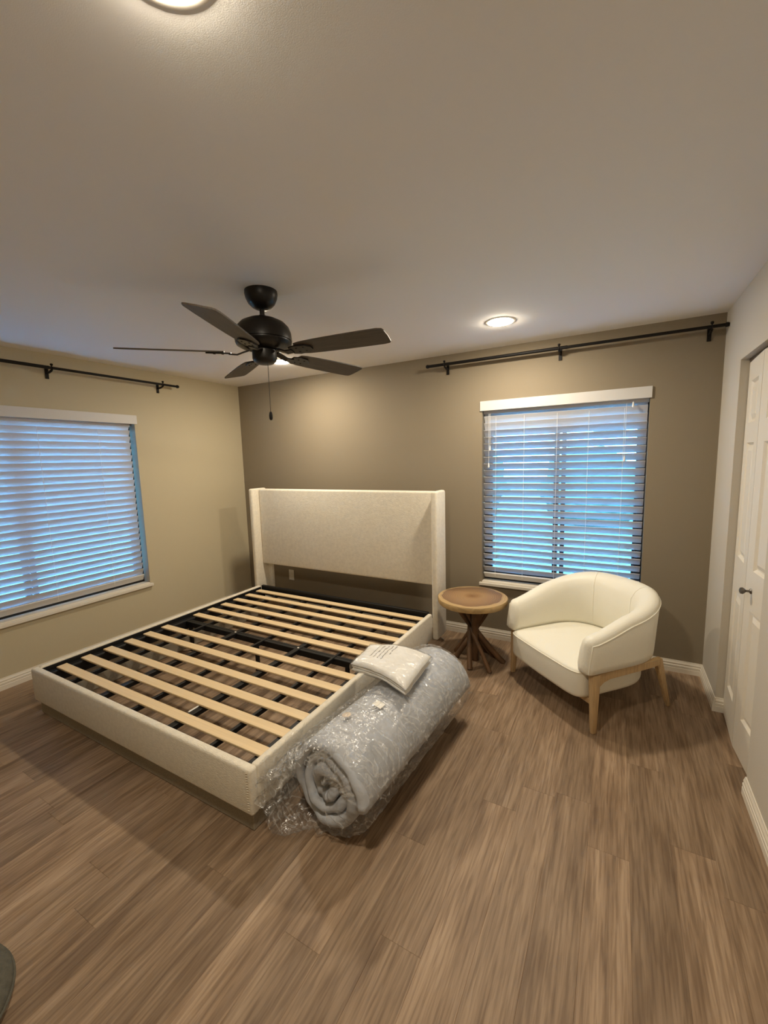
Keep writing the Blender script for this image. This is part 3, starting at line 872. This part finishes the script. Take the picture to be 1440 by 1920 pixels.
# ------------------------------------------------------------------ side table
TX, TY, TZ = 2.885, -.478, .520
tb = thing('side_table', 'round wood slab side table on crossed branch legs', 'side table', (TX, TY, 0))
bm = bmesh.new()
n = 56
prof = [(0, TZ), (.5, TZ), (.93, TZ), (.985, TZ-.004), (1.0, TZ-.012), (.995, TZ-.036), (.975, TZ-.046), (.6, TZ-.048), (0, TZ-.048)]
rings = []
for f, z in prof:
    if f == 0: rings.append([bm.verts.new((TX, TY, z))]); continue
    rings.append([bm.verts.new((TX + f*.263*(1+.018*noise.noise((math.cos(2*PI*k/n)*1.4, math.sin(2*PI*k/n)*1.4, 2)))*math.cos(2*PI*k/n),
                                TY + f*.263*(1+.018*noise.noise((math.cos(2*PI*k/n)*1.4, math.sin(2*PI*k/n)*1.4, 2)))*math.sin(2*PI*k/n), z)) for k in range(n)])
for a, b in zip(rings, rings[1:]):
    for k in range(n):
        k2 = (k+1) % n
        if len(a) == 1: bm.faces.new((a[0], b[k], b[k2]))
        elif len(b) == 1: bm.faces.new((a[k], b[0], a[k2]))
        else: bm.faces.new((a[k], b[k], b[k2], a[k2]))
obj('table_top', bm, M_slab, tb, True)
for k, (fx, fy, tx, ty, r0, r1) in enumerate((
        (-.165, .10, .10, -.06, .020, .015), (.025, -.145, -.05, .10, .017, .014), (.175, -.135, -.10, .03, .014, .011), (.225, .065, -.12, -.02, .019, .016),
        (.02, .02, .03, -.07, .022, .020), (-.13, -.01, .12, .05, .018, .015), (.06, .19, -.02, -.10, .017, .014), (-.04, .17, .07, -.09, .018, .014), (.13, .14, -.09, -.07, .018, .014))):
    bm = bmesh.new(); pts, rad = [], []
    for i in range(9):
        t = i/8
        bend = .5*(t-.5) + .5*((2*t-1)**3)*.5 + .0
        s = t
        x = fx*(1-s) + 1.25*tx*s; y = fy*(1-s) + 1.25*ty*s
        kk = 1 - .08*math.sin(PI*t)
        x = TX + x*kk + .010*noise.noise((k*3.1, t*2.2, 0)); y = TY + y*kk + .010*noise.noise((k*5.7, t*2.2, 4))
        pts.append((x, y, .002 + (TZ-.05)*t)); rad.append((r0*(1-t) + r1*t)*1.15*(1 + .14*noise.noise((k, t*5, 7))))
    add_tube(bm, pts, rad, 10)
    obj('branch_leg', bm, M_branch, tb, True)

# ------------------------------------------------------------------ armchair (local frame: x right, y back, z up)
CH0 = Vector((3.475, -.77, 0)); CR = math.atan2(-.67267, .73994)
chair = thing('armchair', 'cream leather tub armchair with light oak legs', 'armchair', CH0, CR)
def cpart(nm, bm, m, par=chair, sm=True, lab=None): return obj(nm, bm, m, par, sm, lab, local=True)
HA, YS, BY = .338, .26, .335          # half width to centre line, straight arm length, back depth
def plan(s):
    """s in 0..1 from left arm front round the back to right arm front -> (point, outward normal)"""
    La, Lb = YS+.02, PI*(HA+BY)/2
    tot = 2*La + Lb
    d = s*tot
    if d < La: return Vector((-HA, -.02+d)), Vector((-1, 0))
    if d > La+Lb: return Vector((HA, YS-(d-La-Lb))), Vector((1, 0))
    th = PI - PI*(d-La)/Lb
    c, sn = math.cos(th), math.sin(th)
    ex_ = .82
    x = HA*math.copysign(abs(c)**ex_, c); y = YS + BY*abs(sn)**ex_
    nr = Vector((c*BY, sn*HA)).normalized()
    return Vector((x, y)), nr
def ztop(s):
    k = 1-abs(2*s-1)
    k = max(0, min(1, k/.86))
    return .562 + .168*(.45*k*k*(3-2*k) + .55*math.sin(k*PI/2))
def section(s, hw, shrink=0.0):
    zt = ztop(s); zb = .345
    zm = (zt+zb)/2
    k = 1-abs(2*s-1)
    lean = .030*k
    pr = [(-hw*.9, zb+.005), (-hw*.5, zb), (hw*.5, zb), (hw*.92, zb+.012), (hw*1.0, zb+.05), (hw*1.0+lean*.4, zm), (hw*.98+lean, zt-.035), (hw*.80+lean, zt-.010), (hw*.4+lean*.9, zt+.002), (0+lean*.8, zt+.003), (-hw*.5+lean*.5, zt-.006), (-hw*.9+lean*.2, zt-.030), (-hw*1.1-lean*.4, zt-.075), (-hw*1.15-lean*.6, zm), (-hw*1.15-lean*.4, zb+.05)]
    return [(d, zm + (z-zm)*(1-shrink)) for d, z in pr]
rows = []
NSH = 60
hw = .050
def ring(s, dy, scale, shrink):
    p, nrm = plan(s)
    fr = max(0.0, 1 - max(0.0, p.y+.02)/.22)          # arm fronts rake backwards
    return [Vector((p.x + nrm.x*d*scale, p.y + dy + nrm.y*d*scale + .15*fr*max(0, z-.37), z)) for d, z in section(s, hw, shrink)]
for ph in (85, 60, 35, 15):
    rows.append(ring(0, -.045*math.sin(R(ph)), math.cos(R(ph)), .42*(1-math.cos(R(ph)))))
for i in range(NSH+1): rows.append(ring(i/NSH, 0, 1, 0))
for ph in (15, 35, 60, 85):
    rows.append(ring(1, -.045*math.sin(R(ph)), math.cos(R(ph)), .42*(1-math.cos(R(ph)))))
bm = bmesh.new(); g = add_grid(bm, rows, close_v=True)
bm.faces.new(g[0]); bm.faces.new(list(reversed(g[-1])))
shell = cpart('tub_back', bm, M_leather, sm='all')
pts = []
idx = 6
for r in rows[2:-2]:
    pts.append(r[idx] + (r[idx]-r[idx+5])*.012)
front_l = [rows[2][k] for k in (3, 4, 5)]; front_r = [rows[-3][k] for k in (5, 4, 3)]
bm = bmesh.new(); add_tube(bm, front_l + pts + front_r, .0035, 6); cpart('piping', bm, M_piping, shell)
for s in (.40, .60):
    p, nrm = plan(s); sec = section(s, hw)
    bm = bmesh.new(); add_tube(bm, [Vector((p.x+nrm.x*(d-.0008), p.y+nrm.y*(d-.0008), z+.0005)) for d, z in sec[9:]], .0022, 6)
    cpart('inner_seam', bm, M_piping, shell)
# seat: block with a crowned top
def seat_outline(n_=44):
    o = []
    for i in range(n_):
        a = 2*PI*i/n_
        c, s_ = math.cos(a), math.sin(a)
        ex_ = .21 if s_ < 0 else .75
        x = .328*math.copysign(abs(c)**ex_, c); y = .245 + (.325 if s_ > 0 else .310)*math.copysign(abs(s_)**(ex_), s_)
        if s_ < 0: y -= .010*(1-(x/.328)**2)
        o.append(Vector((x, y)))
    return o
so = seat_outline(); cen = Vector((0, .22))
bm = bmesh.new(); rings = []
for f, z in ((.0, .392), (.3, .389), (.6, .380), (.82, .367), (.93, .358), (.975, .350), (.99, .342), (.995, .334), (1.0, .322), (1.0, .208), (.985, .190), (.95, .183), (.5, .183), (0, .183)):
    if f == 0: rings.append([bm.verts.new((cen.x, cen.y, z))])
    else: rings.append([bm.verts.new((cen.x+(p.x-cen.x)*f, cen.y+(p.y-cen.y)*f, z)) for p in so])
n = len(so)
for a, b in zip(rings, rings[1:]):
    for k in range(n):
        k2 = (k+1) % n
        if len(a) == 1: bm.faces.new((a[0], b[k], b[k2]))
        elif len(b) == 1: bm.faces.new((a[k], b[0], a[k2]))
        else: bm.faces.new((a[k], b[k], b[k2], a[k2]))
seat = cpart('seat', bm, M_leather, sm='all')
bm = bmesh.new(); fr = [p for p in so if p.y < .10]
fr.sort(key=lambda p: p.x)
add_tube(bm, [Vector((cen.x+(p.x-cen.x)*.998, cen.y+(p.y-cen.y)*.998, .338)) for p in fr], .0035, 6); cpart('piping', bm, M_piping, seat)
# oak frame
def bar(bm, p0, p1, w0, d0, w1, d1):
    v = []
    for p, w_, d_ in ((Vector(p0), w0, d0), (Vector(p1), w1, d1)):
        v += [bm.verts.new(p + Vector((sx*w_/2, sy*d_/2, 0))) for sx, sy in ((-1,-1),(1,-1),(1,1),(-1,1))]
    for f in ((0,3,2,1),(4,5,6,7),(0,1,5,4),(1,2,6,5),(2,3,7,6),(3,0,4,7)): bm.faces.new([v[i] for i in f])
for sx in (-1, 1):
    bm = bmesh.new(); bar(bm, (sx*.374, .005, 0), (sx*.360, .015, .346), .026, .030, .038, .058); bev(bm, .006, 2); cpart('leg', bm, M_oak)
    bm = bmesh.new(); bar(bm, (sx*.330, .640, 0), (sx*.352, .500, .350), .022, .026, .032, .050); bev(bm, .005, 2); cpart('leg', bm, M_oak)
    bm = bmesh.new()
    poly = [(.02, .346), (.50, .352), (.50, .314), (.40, .309), (.12, .304), (.07, .295), (.045, .27), (.02, .26)]
    add_prism(bm, poly, sx*.344, sx*.374, lambda u, v, d: (d, u, v)); bev(bm, .003, 1); cpart('side_rail', bm, M_oak)
bm = bmesh.new(); add_box(bm, (-.345, .012, .150), (.345, .040, .184)); bev(bm, .003, 1); cpart('front_rail', bm, M_oak)

# ------------------------------------------------------------------ grey round cushion cut by the lower left corner
PXc, PYc = 2.165, -3.335
pf = thing('floor_cushion', 'round charcoal grey fabric cushion cut off at the lower left edge', 'cushion', (PXc, PYc, 0))
bm = bmesh.new(); add_lathe(bm, [(0, .0), (.20, 0), (.228, .010), (.240, .03), (.236, .052), (.215, .068), (.15, .078), (0, .082)], 56, (PXc, PYc, .001))
cu = obj('cover', bm, M_grey_fab, pf, 'all')
bm = bmesh.new(); add_tube(bm, [(PXc+.2405*math.cos(2*PI*k/64), PYc+.2405*math.sin(2*PI*k/64), .032) for k in range(65)], .004, 6, cap=False); obj('piping', bm, M_grey_fab, pf)

# ------------------------------------------------------------------ outside the windows
struct(obj('ground', box_bm(((-30, -30, -.6), (34, 34, -.25))), M_lawn), 'pale ground outside the windows', 'ground')
def lump(c, rx, ry, rz, seed, sub=3):
    bm = bmesh.new(); bmesh.ops.create_icosphere(bm, subdivisions=sub, radius=1)
    for v in bm.verts:
        k = 1 + .28*noise.noise(v.co*2.6 + Vector((seed, 0, 0))) + .12*noise.noise(v.co*7 + Vector((0, seed, 0)))
        v.co = Vector((c[0]+v.co.x*rx*k, c[1]+v.co.y*ry*k, max(-.26, c[2]+v.co.z*rz*k)))
    return bm
for k, (c, rx, rz, lab) in enumerate((((-.2, 8.2, .8), 1.25, 1.15, 'dark shrub outside, left of the accent wall window view'), ((3.2, 8.6, .7), 1.1, 1.0, 'dark shrub outside, middle of the accent wall window view'), ((6.5, 8.8, .9), 1.15, 1.25, 'dark shrub outside, right of the accent wall window view'))):
    s = thing('shrub', lab, 'shrub', (c[0], c[1], -.25), 0, 'shrubs outside')
    obj('foliage', lump(c, rx, .9, rz, k*5.1+1, 4), M_leaf, s, 'all')
    bm = bmesh.new(); add_tube(bm, [(c[0], c[1], -.26), (c[0]+.05, c[1], .4)], .06, 8); obj('stem', bm, M_bark, s)
tr = thing('tree', 'leafy tree outside the accent wall window', 'tree', (4.4, 10.5, -.25))
bm = bmesh.new(); add_tube(bm, [(4.4, 10.5, -.26), (4.45, 10.5, 1.2), (4.35, 10.45, 2.6)], [.16, .13, .09], 10); obj('trunk', bm, M_bark, tr, True)
obj('crown', lump((4.4, 10.5, 4.4), 3.4, 2.2, 2.0, 17, 4), M_leaf, tr, 'all')
